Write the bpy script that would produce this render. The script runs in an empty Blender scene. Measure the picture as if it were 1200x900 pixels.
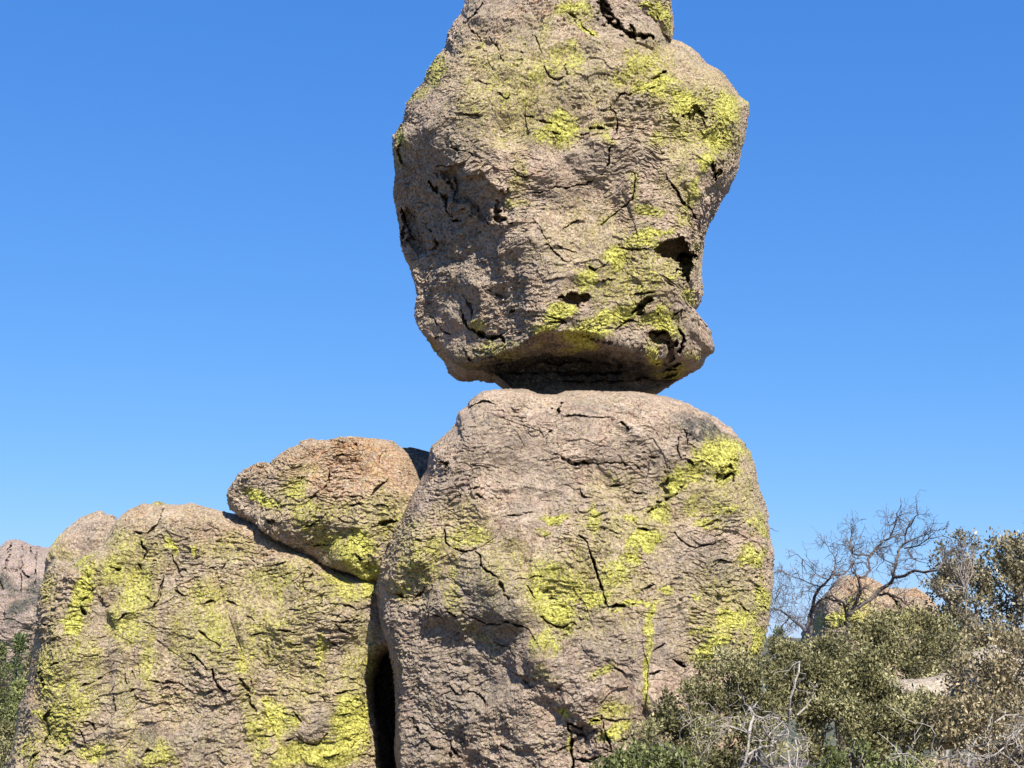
import bpy, math, random
import numpy as np
from mathutils import Vector
R = math.radians
sc = bpy.context.scene
rng = np.random.default_rng(7)
random.seed(7)

# ------------------------------------------------------------------ camera
EYE = np.array([0.0, 0.0, 1.6]); PITCH = R(10.0); FPX = 1666.7
cam_d = bpy.data.cameras.new('camera'); cam = bpy.data.objects.new('camera', cam_d)
sc.collection.objects.link(cam); sc.camera = cam
cam.location = EYE; cam.rotation_euler = (math.pi/2 + PITCH, 0, 0)
cam_d.lens = 50.0; cam_d.sensor_width = 36.0; cam_d.clip_start = 0.1; cam_d.clip_end = 30000
sc.render.resolution_x, sc.render.resolution_y = 1024, 768

# ------------------------------------------------------------------ light
SUN_EL, SUN_AZ = 45.0, 156.0          # azimuth clockwise from +Y
w = bpy.data.worlds.new('World'); sc.world = w; w.use_nodes = True
wn = w.node_tree; bg = wn.nodes['Background']
sky = wn.nodes.new('ShaderNodeTexSky'); sky.sky_type = 'NISHITA'; sky.sun_disc = False
sky.sun_elevation = R(SUN_EL); sky.sun_rotation = R(SUN_AZ)
sky.altitude = 2000; sky.air_density = 1.0; sky.dust_density = 0.3; sky.ozone_density = 2.0
SKY_STRENGTH = 0.13; EXPOSURE = 0.90
sep = wn.nodes.new('ShaderNodeSeparateColor'); com = wn.nodes.new('ShaderNodeCombineColor')
wn.links.new(sky.outputs[0], sep.inputs[0])
for i, (gain, gam) in enumerate(((.47, .92), (.665, .62), (1.06, .36))):   # a camera's deeper blue, same curve over the whole sky
    m1 = wn.nodes.new('ShaderNodeMath'); m1.operation = 'MULTIPLY'; m1.inputs[1].default_value = SKY_STRENGTH
    m2 = wn.nodes.new('ShaderNodeMath'); m2.operation = 'POWER'; m2.inputs[1].default_value = gam
    m3 = wn.nodes.new('ShaderNodeMath'); m3.operation = 'MULTIPLY'; m3.inputs[1].default_value = gain/SKY_STRENGTH/2**EXPOSURE
    wn.links.new(sep.outputs[i], m1.inputs[0]); wn.links.new(m1.outputs[0], m2.inputs[0]); wn.links.new(m2.outputs[0], m3.inputs[0])
    wn.links.new(m3.outputs[0], com.inputs[i])
wn.links.new(com.outputs[0], bg.inputs[0]); bg.inputs[1].default_value = SKY_STRENGTH
sl = bpy.data.lights.new('sun', 'SUN'); sl.energy = 5.0; sl.angle = R(0.5); sl.color = (1.0, 0.95, 0.87)
so = bpy.data.objects.new('sun', sl); sc.collection.objects.link(so)
sd = Vector((math.sin(R(SUN_AZ))*math.cos(R(SUN_EL)), math.cos(R(SUN_AZ))*math.cos(R(SUN_EL)), math.sin(R(SUN_EL))))
so.rotation_euler = sd.to_track_quat('Z', 'Y').to_euler(); so.location = sd*50
sc.view_settings.view_transform = 'Standard'; sc.view_settings.look = 'None'
sc.view_settings.exposure = EXPOSURE; sc.view_settings.gamma = 1.0

# ------------------------------------------------------------------ maths
cp, sp = math.cos(PITCH), math.sin(PITCH)
def ray(px, py):
    """directions through photo pixels, scaled to y = 1"""
    xc = (np.asarray(px, float)-600)/FPX; yc = (450-np.asarray(py, float))/FPX
    x = xc; y = cp - sp*yc; z = sp + cp*yc
    return np.stack([x/y, np.ones_like(y), z/y], -1)
def at(px, py, Y):
    r = ray(px, py); return EYE + r*np.asarray(Y, float)[..., None]
def hashu(ix, iy, iz, s=0):
    h = (ix.astype(np.uint32)*np.uint32(374761393) + iy.astype(np.uint32)*np.uint32(668265263)
         + iz.astype(np.uint32)*np.uint32(2147483647) + np.uint32((s*1442695041) & 0xffffffff))
    h = (h ^ (h >> np.uint32(13)))*np.uint32(1274126177)
    h = (h ^ (h >> np.uint32(16)))*np.uint32(2246822519)
    return (h ^ (h >> np.uint32(13)))
def h01(h): return h.astype(np.float32)*np.float32(1/4294967296.0)
def vnoise(p, s=0):
    i = np.floor(p).astype(np.int64); f = (p-i).astype(np.float32)
    u = f*f*f*(f*(f*6-15)+10)
    o = 0
    for a in (0, 1):
        wa = u[:, 0] if a else 1-u[:, 0]
        for b in (0, 1):
            wb = wa*(u[:, 1] if b else 1-u[:, 1])
            for c in (0, 1):
                wc = wb*(u[:, 2] if c else 1-u[:, 2])
                o = o + wc*h01(hashu(i[:, 0]+a, i[:, 1]+b, i[:, 2]+c, s))
    return o*2-1
ROT = np.array([[.80, -.48, .36], [.60, .64, -.48], [0., .60, .80]])
def facet_noise(p, scale, s=0):
    """continuous noise made of flat-ish panes that meet in creases"""
    q = (p/scale) @ ROT.T; i = np.floor(q).astype(np.int64); f = (q-i).astype(np.float32); o_ = np.argsort(-f, axis=1)
    val = lambda c: h01(hashu(c[:, 0], c[:, 1], c[:, 2], s))
    c = i.copy(); fs = np.take_along_axis(f, o_, 1); v0 = val(c); out = v0*(1-fs[:, 0]); r = np.arange(len(p))
    for k in range(3):
        c = c.copy(); c[r, o_[:, k]] += 1
        out = out + val(c)*(fs[:, k]-(fs[:, k+1] if k < 2 else 0))
    return out*2-1
def fbm(p, scale, octv=4, s=0, gain=0.5, ridged=False):
    o = 0; a = 1.0; q = p/scale; t = 0
    for k in range(octv):
        n = vnoise(q + 17.3*k, s+k)
        if ridged: n = 1-2*np.abs(n)
        o = o + a*n; t += a; a *= gain; q = q*2.03
    return o/t
def voronoi(p, scale, s=0, stretch=(1, 1, 1)):
    """nearest cell: (vector to its point, 3 random numbers, F1, F2)"""
    q = p/(scale*np.array(stretch)); i = np.floor(q).astype(np.int64)
    n = len(q); F1 = np.full(n, 9., np.float32); F2 = F1.copy()
    vec = np.zeros((n, 3), np.float32); ran = np.zeros((n, 3), np.float32)
    for a in (-1, 0, 1):
        for b in (-1, 0, 1):
            for c in (-1, 0, 1):
                ci = i + (a, b, c)
                h = hashu(ci[:, 0], ci[:, 1], ci[:, 2], s)
                jx = h01(h); h2 = hashu(h, ci[:, 1], ci[:, 2], s+5); jy = h01(h2)
                h3 = hashu(h2, ci[:, 0], ci[:, 2], s+9); jz = h01(h3)
                dv = np.stack([ci[:, 0]+jx, ci[:, 1]+jy, ci[:, 2]+jz], -1) - q
                d = np.sqrt((dv*dv).sum(-1)).astype(np.float32)
                m = d < F1
                F2 = np.where(m, F1, np.minimum(F2, d)); F1 = np.where(m, d, F1)
                vec[m] = dv[m]
                hr = hashu(h3, ci[:, 0], ci[:, 1], s+3)[m]
                ran[m, 0] = h01(hr); ran[m, 1] = h01(hashu(hr, hr, hr, 1)); ran[m, 2] = h01(hashu(hr, hr, hr, 2))
    return vec, ran, F1, F2
def sstep(a, b, x):
    t = np.clip((x-a)/(b-a), 0, 1); return t*t*(3-2*t)
def smin(a, b, k):
    h = np.clip(0.5+0.5*(b-a)/k, 0, 1); return b*(1-h)+a*h-k*h*(1-h)

# ------------------------------------------------------------------ object helpers
def tag(o, label=None, cat=None, group=None, kind=None):
    if label: o['label'] = label
    if cat: o['category'] = cat
    if group: o['group'] = group
    if kind: o['kind'] = kind
    return o
def mesh_np(name, V, F, mat, parent=None, origin=None, attrs=None, smooth=False, cols=None):
    V = np.asarray(V, np.float32)
    if origin is not None: V = V - np.asarray(origin, np.float32)
    F = np.asarray(F, np.int32); k = F.shape[1]
    me = bpy.data.meshes.new(name)
    me.vertices.add(len(V)); me.vertices.foreach_set('co', V.ravel())
    me.loops.add(F.size); me.loops.foreach_set('vertex_index', F.ravel())
    me.polygons.add(len(F)); me.polygons.foreach_set('loop_start', np.arange(0, F.size, k, dtype=np.int32))
    me.polygons.foreach_set('use_smooth', np.full(len(F), smooth))
    for an, av in (attrs or {}).items():
        at_ = me.attributes.new(an, 'FLOAT', 'POINT'); at_.data.foreach_set('value', np.asarray(av, np.float32))
    me.update(calc_edges=True); me.materials.append(mat)
    o = bpy.data.objects.new(name, me); sc.collection.objects.link(o)
    if origin is not None and parent is None: o.location = origin
    if parent: o.parent = parent
    return o
def empty(name, loc, *a, **k):
    o = bpy.data.objects.new(name, None); sc.collection.objects.link(o); o.location = loc
    return tag(o, *a, **k)

# ------------------------------------------------------------------ materials
class NT:
    def __init__(s, name):
        s.m = bpy.data.materials.new(name); s.m.use_nodes = True; s.t = s.m.node_tree
        s.b = s.t.nodes['Principled BSDF']; s.out = s.t.nodes['Material Output']
    def n(s, typ, **k):
        nd = s.t.nodes.new(typ)
        for a, v in k.items():
            if a in nd.inputs: nd.inputs[a].default_value = v
            else: setattr(nd, a, v)
        return nd
    def l(s, a, b): s.t.links.new(a, b)
    def noise(s, co, scale, detail=4, rough=0.6, dist=0.0):
        nd = s.n('ShaderNodeTexNoise'); nd.inputs['Scale'].default_value = scale
        nd.inputs['Detail'].default_value = detail; nd.inputs['Roughness'].default_value = rough
        nd.inputs['Distortion'].default_value = dist; s.l(co, nd.inputs['Vector']); return nd.outputs['Fac']
    def ramp(s, f, stops):
        nd = s.n('ShaderNodeValToRGB'); e = nd.color_ramp.elements
        while len(e) < len(stops): e.new(0.5)
        for x, (p, c) in zip(e, stops):
            x.position = p; x.color = (*c, 1) if len(c) == 3 else c
        s.l(f, nd.inputs['Fac']); return nd.outputs['Color']
    def mix(s, f, a, b, typ='MIX'):
        nd = s.n('ShaderNodeMix', data_type='RGBA', blend_type=typ)
        if isinstance(f, (int, float)): nd.inputs[0].default_value = f
        else: s.l(f, nd.inputs[0])
        for i, v in ((6, a), (7, b)):
            if isinstance(v, tuple): nd.inputs[i].default_value = (*v, 1)
            else: s.l(v, nd.inputs[i])
        return nd.outputs[2]
    def math(s, op, a, b=None, c=None, clamp=False):
        nd = s.n('ShaderNodeMath', operation=op, use_clamp=clamp)
        for i, v in enumerate((a, b, c)):
            if v is None: continue
            if isinstance(v, (int, float)): nd.inputs[i].default_value = v
            else: s.l(v, nd.inputs[i])
        return nd.outputs[0]
    def attr(s, name):
        nd = s.n('ShaderNodeAttribute', attribute_name=name); return nd.outputs['Fac']
    def step(s, f, a, b):
        nd = s.n('ShaderNodeMapRange', interpolation_type='SMOOTHSTEP')
        s.l(f, nd.inputs[0]); nd.inputs[1].default_value = a; nd.inputs[2].default_value = b
        return nd.outputs[0]

def rock_mat(name, base=((.105, .072, .052), (.395, .285, .208), (.63, .495, .38)), k=1.0, lich=1.0, bump=1.0):
    t = NT(name); co = t.n('ShaderNodeTexCoord').outputs['Object']
    mp = t.n('ShaderNodeMapping'); t.l(co, mp.inputs[0]); mp.inputs['Scale'].default_value = (k, k, k); co = mp.outputs[0]
    nb = t.noise(co, 0.9, 4, .55); nm = t.noise(co, 5.0, 6, .65, .4); nf = t.noise(co, 24.0, 8, .75, .3); nx = t.noise(co, 60.0, 3, .8)
    f = t.math('ADD', t.math('MULTIPLY', nf, .75), t.math('MULTIPLY', nx, .25))
    c = t.ramp(f, [(.41, base[0]), (.465, base[1]), (.55, base[2])])
    # broad tone: pinkish, tan and grey zones
    c = t.mix(t.step(nm, .45, .62), c, t.mix(.5, c, (.44, .28, .205)))
    c = t.mix(t.math('MULTIPLY', t.step(nb, .47, .62), .45), c, (.30, .245, .20))
    st = t.step(t.noise(co, 1.7, 5, .7, .8), .56, .66); c = t.mix(t.math('MULTIPLY', st, .45), c, (.17, .145, .125))
    fr_ = t.step(t.noise(co, 2.3, 4, .6, .5), .60, .66); c = t.mix(t.math('MULTIPLY', fr_, .35), c, (.72, .58, .46))
    # orange rust
    ru = t.math('MULTIPLY', t.attr('rust'), t.step(t.noise(co, 9.0, 6, .7), .35, .6))
    c = t.mix(t.math('MULTIPLY', ru, .9, clamp=True), c, t.ramp(nf, [(.40, (.16, .07, .035)), (.57, (.60, .32, .17))]))
    # grey crust
    gr = t.math('MULTIPLY', t.attr('grey'), t.step(t.noise(co, 11.0, 6, .75), .33, .56))
    c = t.mix(t.math('MULTIPLY', gr, .8, clamp=True), c, t.ramp(f, [(.4, (.075, .068, .06)), (.5, (.19, .17, .15)), (.62, (.36, .33, .29))]))
    # near black varnish specks
    vs = t.step(t.math('ADD', t.noise(co, 30.0, 7, .8, .6), t.math('MULTIPLY', nm, .22)), .69, .74)
    c = t.mix(t.math('MULTIPLY', vs, .75), c, (.06, .045, .035))
    dk = t.math('MULTIPLY', t.attr('dark'), t.step(t.noise(co, 7.0, 6, .7), .3, .5))  # dark patches: rock tone, far shrubs, and painted shade
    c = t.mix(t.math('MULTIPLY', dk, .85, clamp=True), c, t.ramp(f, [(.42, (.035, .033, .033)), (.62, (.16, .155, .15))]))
    # ochre dust film and lichen
    la = t.math('MULTIPLY', t.attr('lichen'), lich)
    mv = t.n('ShaderNodeMapping'); t.l(co, mv.inputs[0]); mv.inputs['Scale'].default_value = (1.35, 1.35, .5)
    nl = t.noise(mv.outputs[0], 6.0, 5, .65, .3); ng = t.noise(co, 38.0, 5, .75, .5)
    v = t.math('ADD', t.math('ADD', la, t.math('MULTIPLY', nl, .9)), t.math('MULTIPLY', ng, 3.0))
    thin = t.step(v, 1.98, 2.35); thick = t.step(v, 2.32, 2.74)
    c = t.mix(t.math('MULTIPLY', thin, .62), c, t.ramp(nf, [(.42, (.18, .14, .05)), (.55, (.60, .50, .23))]))
    lc = t.ramp(nf, [(.40, (.13, .11, .015)), (.47, (.47, .44, .065)), (.56, (.75, .71, .19))])
    c = t.mix(t.math('MULTIPLY', thick, .93), c, lc)
    t.l(c, t.b.inputs['Base Color']); t.b.inputs['Roughness'].default_value = .93
    t.b.inputs['Specular IOR Level'].default_value = .2
    h = t.math('ADD', t.math('MULTIPLY', nf, 1.0), t.math('MULTIPLY', t.noise(co, 90.0, 6, .8), .35))
    vo = t.n('ShaderNodeTexVoronoi', feature='DISTANCE_TO_EDGE'); vo.inputs['Scale'].default_value = 7.5
    wc = t.n('ShaderNodeVectorMath', operation='MULTIPLY_ADD'); nv = t.n('ShaderNodeTexNoise'); nv.inputs['Scale'].default_value = 6.0; nv.inputs['Detail'].default_value = 5
    t.l(co, nv.inputs['Vector']); t.l(nv.outputs['Color'], wc.inputs[0]); wc.inputs[1].default_value = (.35, .35, .35); t.l(co, wc.inputs[2]); t.l(wc.outputs[0], vo.inputs['Vector'])
    ck = t.math('MULTIPLY', t.math('SUBTRACT', 1.0, t.step(vo.outputs['Distance'], .0, .055)), t.step(t.noise(co, 3.1, 3, .6), .46, .60))
    h = t.math('SUBTRACT', h, t.math('MULTIPLY', ck, .45))
    h = t.math('ADD', h, t.math('MULTIPLY', thick, .15))
    bp = t.n('ShaderNodeBump'); bp.inputs['Strength'].default_value = 1.0*bump; bp.inputs['Distance'].default_value = .052/k
    t.l(h, bp.inputs['Height']); t.l(bp.outputs[0], t.b.inputs['Normal'])
    return t.m
M_rock = rock_mat('rock')
M_rock_far = rock_mat('far_rock', base=((.13, .10, .09), (.33, .24, .215), (.46, .36, .32)), k=.12, bump=1.0)
M_rock_mid = rock_mat('mid_rock', k=.5)
M_rock_pale = rock_mat('pale_rock', base=((.30, .24, .18), (.52, .44, .34), (.68, .60, .50)))

def leaf_mat(name, a, b, c, trans=.12):
    t = NT(name); f = t.attr('tint')
    col = t.ramp(f, [(0, a), (.5, b), (1, c)])
    t.l(col, t.b.inputs['Base Color']); t.b.inputs['Roughness'].default_value = .55
    t.b.inputs['Specular IOR Level'].default_value = .35
    tr = t.n('ShaderNodeBsdfTranslucent'); t.l(col, tr.inputs['Color'])
    ms = t.n('ShaderNodeMixShader'); ms.inputs[0].default_value = trans
    t.l(t.b.outputs[0], ms.inputs[1]); t.l(tr.outputs[0], ms.inputs[2]); t.l(ms.outputs[0], t.out.inputs['Surface'])
    return t.m
def bark_mat(name, a, b, sc_=30):
    t = NT(name); co = t.n('ShaderNodeTexCoord').outputs['Object']
    n = t.noise(co, sc_, 5, .7); t.l(t.ramp(n, [(.35, a), (.65, b)]), t.b.inputs['Base Color'])
    t.b.inputs['Roughness'].default_value = .9
    bp = t.n('ShaderNodeBump'); bp.inputs['Distance'].default_value = .01; t.l(n, bp.inputs['Height']); t.l(bp.outputs[0], t.b.inputs['Normal'])
    return t.m
M_leaf_olive = leaf_mat('leaf_olive', (.028, .028, .011), (.155, .142, .055), (.46, .42, .21))
M_leaf_dusty = leaf_mat('leaf_dusty', (.05, .045, .022), (.21, .18, .095), (.52, .44, .28))
M_leaf_brown = leaf_mat('leaf_brown', (.06, .05, .022), (.20, .16, .08), (.52, .42, .25))
M_leaf_green = leaf_mat('leaf_green', (.03, .04, .012), (.115, .13, .038), (.34, .35, .13))
M_needle = leaf_mat('needle', (.03, .045, .018), (.085, .115, .04), (.22, .25, .09), .15)
M_bark_dark = bark_mat('bark_dark', (.04, .032, .028), (.155, .125, .11))
M_bark_grey = bark_mat('bark_grey', (.16, .13, .11), (.36, .31, .27))
M_bark_pale = bark_mat('bark_pale', (.20, .17, .14), (.46, .41, .35))

def ground_mat():
    t = NT('ground_soil'); co = t.n('ShaderNodeTexCoord').outputs['Object']
    a = t.noise(co, 1.2, 8, .7); b = t.noise(co, .02, 6, .6)
    c = t.ramp(a, [(.38, (.05, .04, .028)), (.5, (.12, .09, .065)), (.66, (.30, .24, .18))])
    far = t.ramp(t.noise(co, .05, 8, .75), [(.4, (.045, .055, .025)), (.58, (.11, .105, .055)), (.68, (.27, .21, .16))])
    c = t.mix(t.attr('wood'), c, far); t.l(c, t.b.inputs['Base Color']); t.b.inputs['Roughness'].default_value = .95
    bp = t.n('ShaderNodeBump'); bp.inputs['Distance'].default_value = .08; t.l(a, bp.inputs['Height']); t.l(bp.outputs[0], t.b.inputs['Normal'])
    return t.m

# ------------------------------------------------------------------ terrain
def terr(x, y):
    x = np.asarray(x, float); y = np.asarray(y, float)
    p = np.stack([x.ravel(), y.ravel(), 0*x.ravel()], -1)
    n = fbm(p, 4.0, 3, 40).reshape(x.shape)*.12 + fbm(p, 60.0, 3, 41).reshape(x.shape)*1.2*sstep(30, 90, np.hypot(x, y))
    z = -1.25*sstep(3, 14, y) + 0*x
    z = z - 11*sstep(28, 75, y)*sstep(2, -16, x) - 5*sstep(30, 80, y)*sstep(-16, 2, x)
    r = np.hypot(x, y)
    z = z - 10*sstep(100, 300, r)
    z = z + (fbm(p, 900.0, 4, 42).reshape(x.shape)*20)*sstep(500, 1500, r)
    return z + n
def th(x, y): return float(terr(np.array([x]), np.array([y]))[0])
g = np.linspace(-1, 1, 301); gs = np.sinh(g*7.2)/np.sinh(7.2)*8000
GX, GY = np.meshgrid(gs, gs + 0.0, indexing='ij'); GY = GY + 20
GZ = terr(GX, GY); nn = len(gs)
idx = np.arange(nn*nn).reshape(nn, nn)
GF = np.stack([idx[:-1, :-1], idx[1:, :-1], idx[1:, 1:], idx[:-1, 1:]], -1).reshape(-1, 4)
wood = sstep(40, 70, np.hypot(GX, GY)).ravel()
tag(mesh_np('ground', np.stack([GX, GY, GZ], -1).reshape(-1, 3), GF, ground_mat(), attrs={'wood': wood}, smooth=True), kind='structure')

# ------------------------------------------------------------------ rocks
def seg_dist(x, y, pts):
    d = np.full(x.shape, 1e9); par = np.zeros(x.shape)
    L = np.cumsum([0]+[math.hypot(b[0]-a[0], b[1]-a[1]) for a, b in zip(pts[:-1], pts[1:])])
    for i, (a, b) in enumerate(zip(pts[:-1], pts[1:])):
        vx, vy = b[0]-a[0], b[1]-a[1]; l2 = vx*vx+vy*vy
        t = np.clip(((x-a[0])*vx+(y-a[1])*vy)/l2, 0, 1)
        dd = np.hypot(x-a[0]-t*vx, y-a[1]-t*vy)
        m = dd < d; d = np.where(m, dd, d); par = np.where(m, (L[i]+t*(L[i+1]-L[i]))/L[-1], par)
    return d, par
def ell(x, y, e):
    cx, cy, rx, ry, rot, s = e
    c, n = math.cos(R(rot)), math.sin(R(rot)); dx, dy = x-cx, y-cy
    return np.sqrt(((dx*c+dy*n)/rx)**2 + ((-dx*n+dy*c)/ry)**2)
def paint(x, y, P, blobs):
    o = np.zeros(x.shape)
    wx = x + fbm(P, .35, 4, 61)*16; wy = y + fbm(P, .35, 4, 66)*16
    for e in blobs:
        o = np.maximum(o, e[5]*(1-sstep(.25, 1.45, ell(wx, wy, e))))
    return o

def build_rock(name, outline, centre, Y0, D, back, N=400, exps=(2.6, 2.0), facets=None, cracks=(), hollows=(),
               lichen=(), grey=(), rust=(), dark=(), amp=1.0, mat=None, seed=0, lich0=0.0, grey0=0.0, wiggle=1.0,
               M=36, scale=1.0, parent=None, plates=1.0, back_exp=(3.0, 2.2), origin=None, dark0=0.0, lump=1.0):
    mat = mat or M_rock
    cx, cy = centre
    ol = np.array(outline, float); th_ = np.arctan2(ol[:, 1]-cy, ol[:, 0]-cx); rr = np.hypot(ol[:, 0]-cx, ol[:, 1]-cy)
    # dense resampling of the polygon, then radius as a function of angle
    A, Rr = [], []
    for i in range(len(ol)):
        a, b = ol[i], ol[(i+1) % len(ol)]
        for t in np.linspace(0, 1, 24, endpoint=False):
            q = a+(b-a)*t; A.append(math.atan2(q[1]-cy, q[0]-cx)); Rr.append(math.hypot(q[0]-cx, q[1]-cy))
    A = np.array(A); Rr = np.array(Rr); o_ = np.argsort(A); A = A[o_]; Rr = Rr[o_]
    K = 1440; ang = np.linspace(-math.pi, math.pi, K, endpoint=False)
    Rt = np.interp(ang, np.concatenate([A-2*math.pi, A, A+2*math.pi]), np.tile(Rr, 3))
    ker = np.exp(-np.linspace(-2, 2, 161)**2); ker /= ker.sum()
    Rs = np.convolve(np.tile(Rt, 3), ker, 'same')[K:2*K]
    # square grid mapped on to the disc
    s = np.linspace(-1, 1, N+1); U, Vv = np.meshgrid(s, s, indexing='ij')
    m = np.maximum(np.abs(U), np.abs(Vv)); mm = np.where(m == 0, 1, m)
    isU = np.abs(U) >= np.abs(Vv)
    pa = np.where(isU, np.where(U > 0, 0, math.pi) + (math.pi/4)*Vv/np.where(isU, np.where(U == 0, 1, U), 1),
                  np.where(Vv > 0, math.pi/2, -math.pi/2) - (math.pi/4)*U/np.where(isU, 1, np.where(Vv == 0, 1, Vv)))
    pa = (pa + math.pi) % (2*math.pi) - math.pi
    t = .72*m + .28*np.sin(m*math.pi/2)
    lookup = lambda T: np.interp(pa.ravel(), np.append(ang, math.pi), np.append(T, T[0])).reshape(pa.shape)
    wgt = t**3
    rad = t*(lookup(Rs)*(1-wgt)+lookup(Rt)*wgt)
    X = (cx + rad*np.cos(pa)).ravel(); Yp = (cy + rad*np.sin(pa)).ravel(); T = t.ravel()
    dep = D*np.clip(1-T**exps[0], 0, 1)**(1/exps[1])
    if facets: dep = smin(dep, facets(X, Yp), .12*D)
    P = at(X, Yp, Y0 - dep)
    n1 = (N+1)**2; idx = np.arange(n1).reshape(N+1, N+1)
    F = [np.stack([idx[:-1, :-1], idx[1:, :-1], idx[1:, 1:], idx[:-1, 1:]], -1).reshape(-1, 4)]
    loop = np.concatenate([idx[:-1, 0], idx[-1, :-1], idx[:0:-1, -1], idx[0, :0:-1]])
    nb = len(loop); C = at(np.array([cx]), np.array([cy]), np.array([Y0]))[0]
    Pb = P[loop]; prev = loop; parts = [P]; cnt = n1
    for k in range(1, M+1):
        u = (k/M)**1.3; sc_ = max(.02, (1-u**back_exp[0]))**(1/back_exp[1]) if k < M else .02
        Q = C + (Pb-C)*sc_; Q[:, 1] = Y0 + back*u
        parts.append(Q); cur = np.arange(cnt, cnt+nb); cnt += nb
        F.append(np.stack([prev, np.roll(prev, -1), np.roll(cur, -1), cur], -1)); prev = cur
    P = np.concatenate(parts); F = np.concatenate(F)
    # orientation outward
    def vnorm(P):
        a = P[F[:, 1]]-P[F[:, 0]]; b = P[F[:, 3]]-P[F[:, 0]]; n = np.cross(a, b)
        o = np.zeros_like(P)
        for j in range(4):
            for c in range(3): o[:, c] += np.bincount(F[:, j], n[:, c], len(P))
        return o/np.maximum(1e-9, np.linalg.norm(o, axis=1))[:, None]
    Nn = vnorm(P)
    if (Nn[:n1, 1]).mean() > 0: F = F[:, ::-1].copy(); Nn = -Nn
    S = scale
    # broad lumps, facets, scallop plates, chips
    edge = np.ones(len(P)); edge[:n1] = 1-.75*sstep(.78, 1, T)
    edge[n1:] = .25+.75*sstep(0, .3, np.repeat((np.arange(1, M+1)/M)**1.3, nb))
    W = P + np.stack([fbm(P, .5*S, 2, seed+70), fbm(P, .5*S, 2, seed+75), fbm(P, .5*S, 2, seed+80)], -1)*.12*S
    d = fbm(P, 1.7*S, 3, seed)*.10*S*edge
    v, r, F1, F2 = voronoi(W, 1.05*S, seed+1)
    d += ((v*(r-.5)).sum(-1))*.06*S*edge
    d += (fbm(W, 1.25*S, 2, seed+50, .5, ridged=True)*.11*lump + fbm(W, .5*S, 2, seed+55, .5, ridged=True)*.045)*S*edge
    d += (facet_noise(W, 1.15*S, seed+150)*.20*lump + facet_noise(W, .5*S, seed+152)*.10 + facet_noise(W, .2*S, seed+154)*.03)*S*edge
    zone = .50+.75*sstep(-.22, .28, fbm(P, 1.0*S, 3, seed+60))
    v, r, F1, F2 = voronoi(W, .36*S, seed+2, (1.25, 1, .8))
    low = np.clip(-(-v[:, 2]), -1, 1)           # >0 below the cell point
    on = sstep(.35, .9, r[:, 0])*(.35+.65*sstep(-.25, .3, fbm(P, .9*S, 2, seed+8)))
    d += plates*(low*on*.035 + ((v*(r-.5)).sum(-1))*.022)*S*edge
    v, r, F1, F2 = voronoi(W, .13*S, seed+3, (1.3, 1, .75))
    on = sstep(.4, .95, r[:, 1])*(.3+.7*sstep(-.2, .35, fbm(P, .7*S, 2, seed+9)))
    d += plates*(np.clip(v[:, 2], -1, 1)*on*.054 + ((v*(r-.5)).sum(-1))*.024)*zone*S
    cr = np.abs(fbm(W, .85*S, 3, seed+4)); d -= sstep(.008, 0, cr)*sstep(.15, .35, fbm(P, 1.1*S, 2, seed+6))*.03*S
    v, r, F1, F2 = voronoi(W, .062*S, seed+12, (1.2, 1, .8))
    d += plates*(((v*(r-.5)).sum(-1))*.030 + np.clip(v[:, 2], -1, 1)*.021*sstep(.3, .8, r[:, 2]))*zone*S
    d += fbm(P, .16*S, 5, seed+5, .66)*.030*zone*S
    d[:n1] *= 1-.25*sstep(.95, 1, T); d[n1:] *= .75
    P = P + Nn*(d*amp)[:, None]
    # traced cracks, hollows
    fr = np.zeros(len(P))
    wob = fbm(P[:n1], .12*S, 3, 90)*3.0*wiggle; wob2 = fbm(P[:n1], .12*S, 3, 95)*3.0*wiggle
    xw, yw = X+wob, Yp+wob2; wob3 = fbm(P[:n1], .10*S, 2, 97)
    xh, yh = X+fbm(P[:n1], .3*S, 4, 98, .6)*20, Yp+fbm(P[:n1], .3*S, 4, 99, .6)*20
    px_m = Y0/FPX
    for c in cracks:
        pts, wd = c[0], c[1]; dp = c[2] if len(c) > 2 else .04+.025*wd
        bx = [q[0] for q in pts]; by = [q[1] for q in pts]
        m_ = (xw > min(bx)-30) & (xw < max(bx)+30) & (yw > min(by)-30) & (yw < max(by)+30)
        if not m_.any(): continue
        dd, par = seg_dist(xw[m_], yw[m_], pts)
        wloc = np.maximum(.75, wd*.31*(.35+.65*np.sin(np.clip(par, .02, .98)*math.pi))*(1+.9*wob3[m_]))
        fr[:n1][m_] = np.minimum(fr[:n1][m_], -dp*np.clip(.75+1.6*wob3[m_], .12, 1.2)*(1-sstep(.35, 1.25, dd/wloc)))
        # the lip above a crack stands slightly proud
        my = np.interp(par, [0, 1], [pts[0][1], pts[-1][1]])
        fr[:n1][m_] += .03*(1-sstep(0, 9, dd))*(yw[m_] < my)*(fr[:n1][m_] > -.01)
    for hh in hollows:
        e = ell(xh, yh, hh); fr[:n1] -= hh[5]*(1-sstep(.5+.35*(yh < hh[1]+hh[3]*.3), 1.06, e))
    rd = P - EYE; rd /= np.linalg.norm(rd, axis=1)[:, None]
    P = P - rd*fr[:, None]*scale**0
    # stains that stay put; 'dark' also holds painted shade
    xx = np.concatenate([X, np.full(len(P)-n1, -999.)]); yy = np.concatenate([Yp, np.full(len(P)-n1, -999.)])
    side = np.zeros(len(P)); side[n1:] = 1; side[:n1] = sstep(.9, 1, T)*.5
    pr = sstep(.0, .5, fbm(P, 1.3*S, 3, seed+30))*.6*side
    at_ = {}
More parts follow.
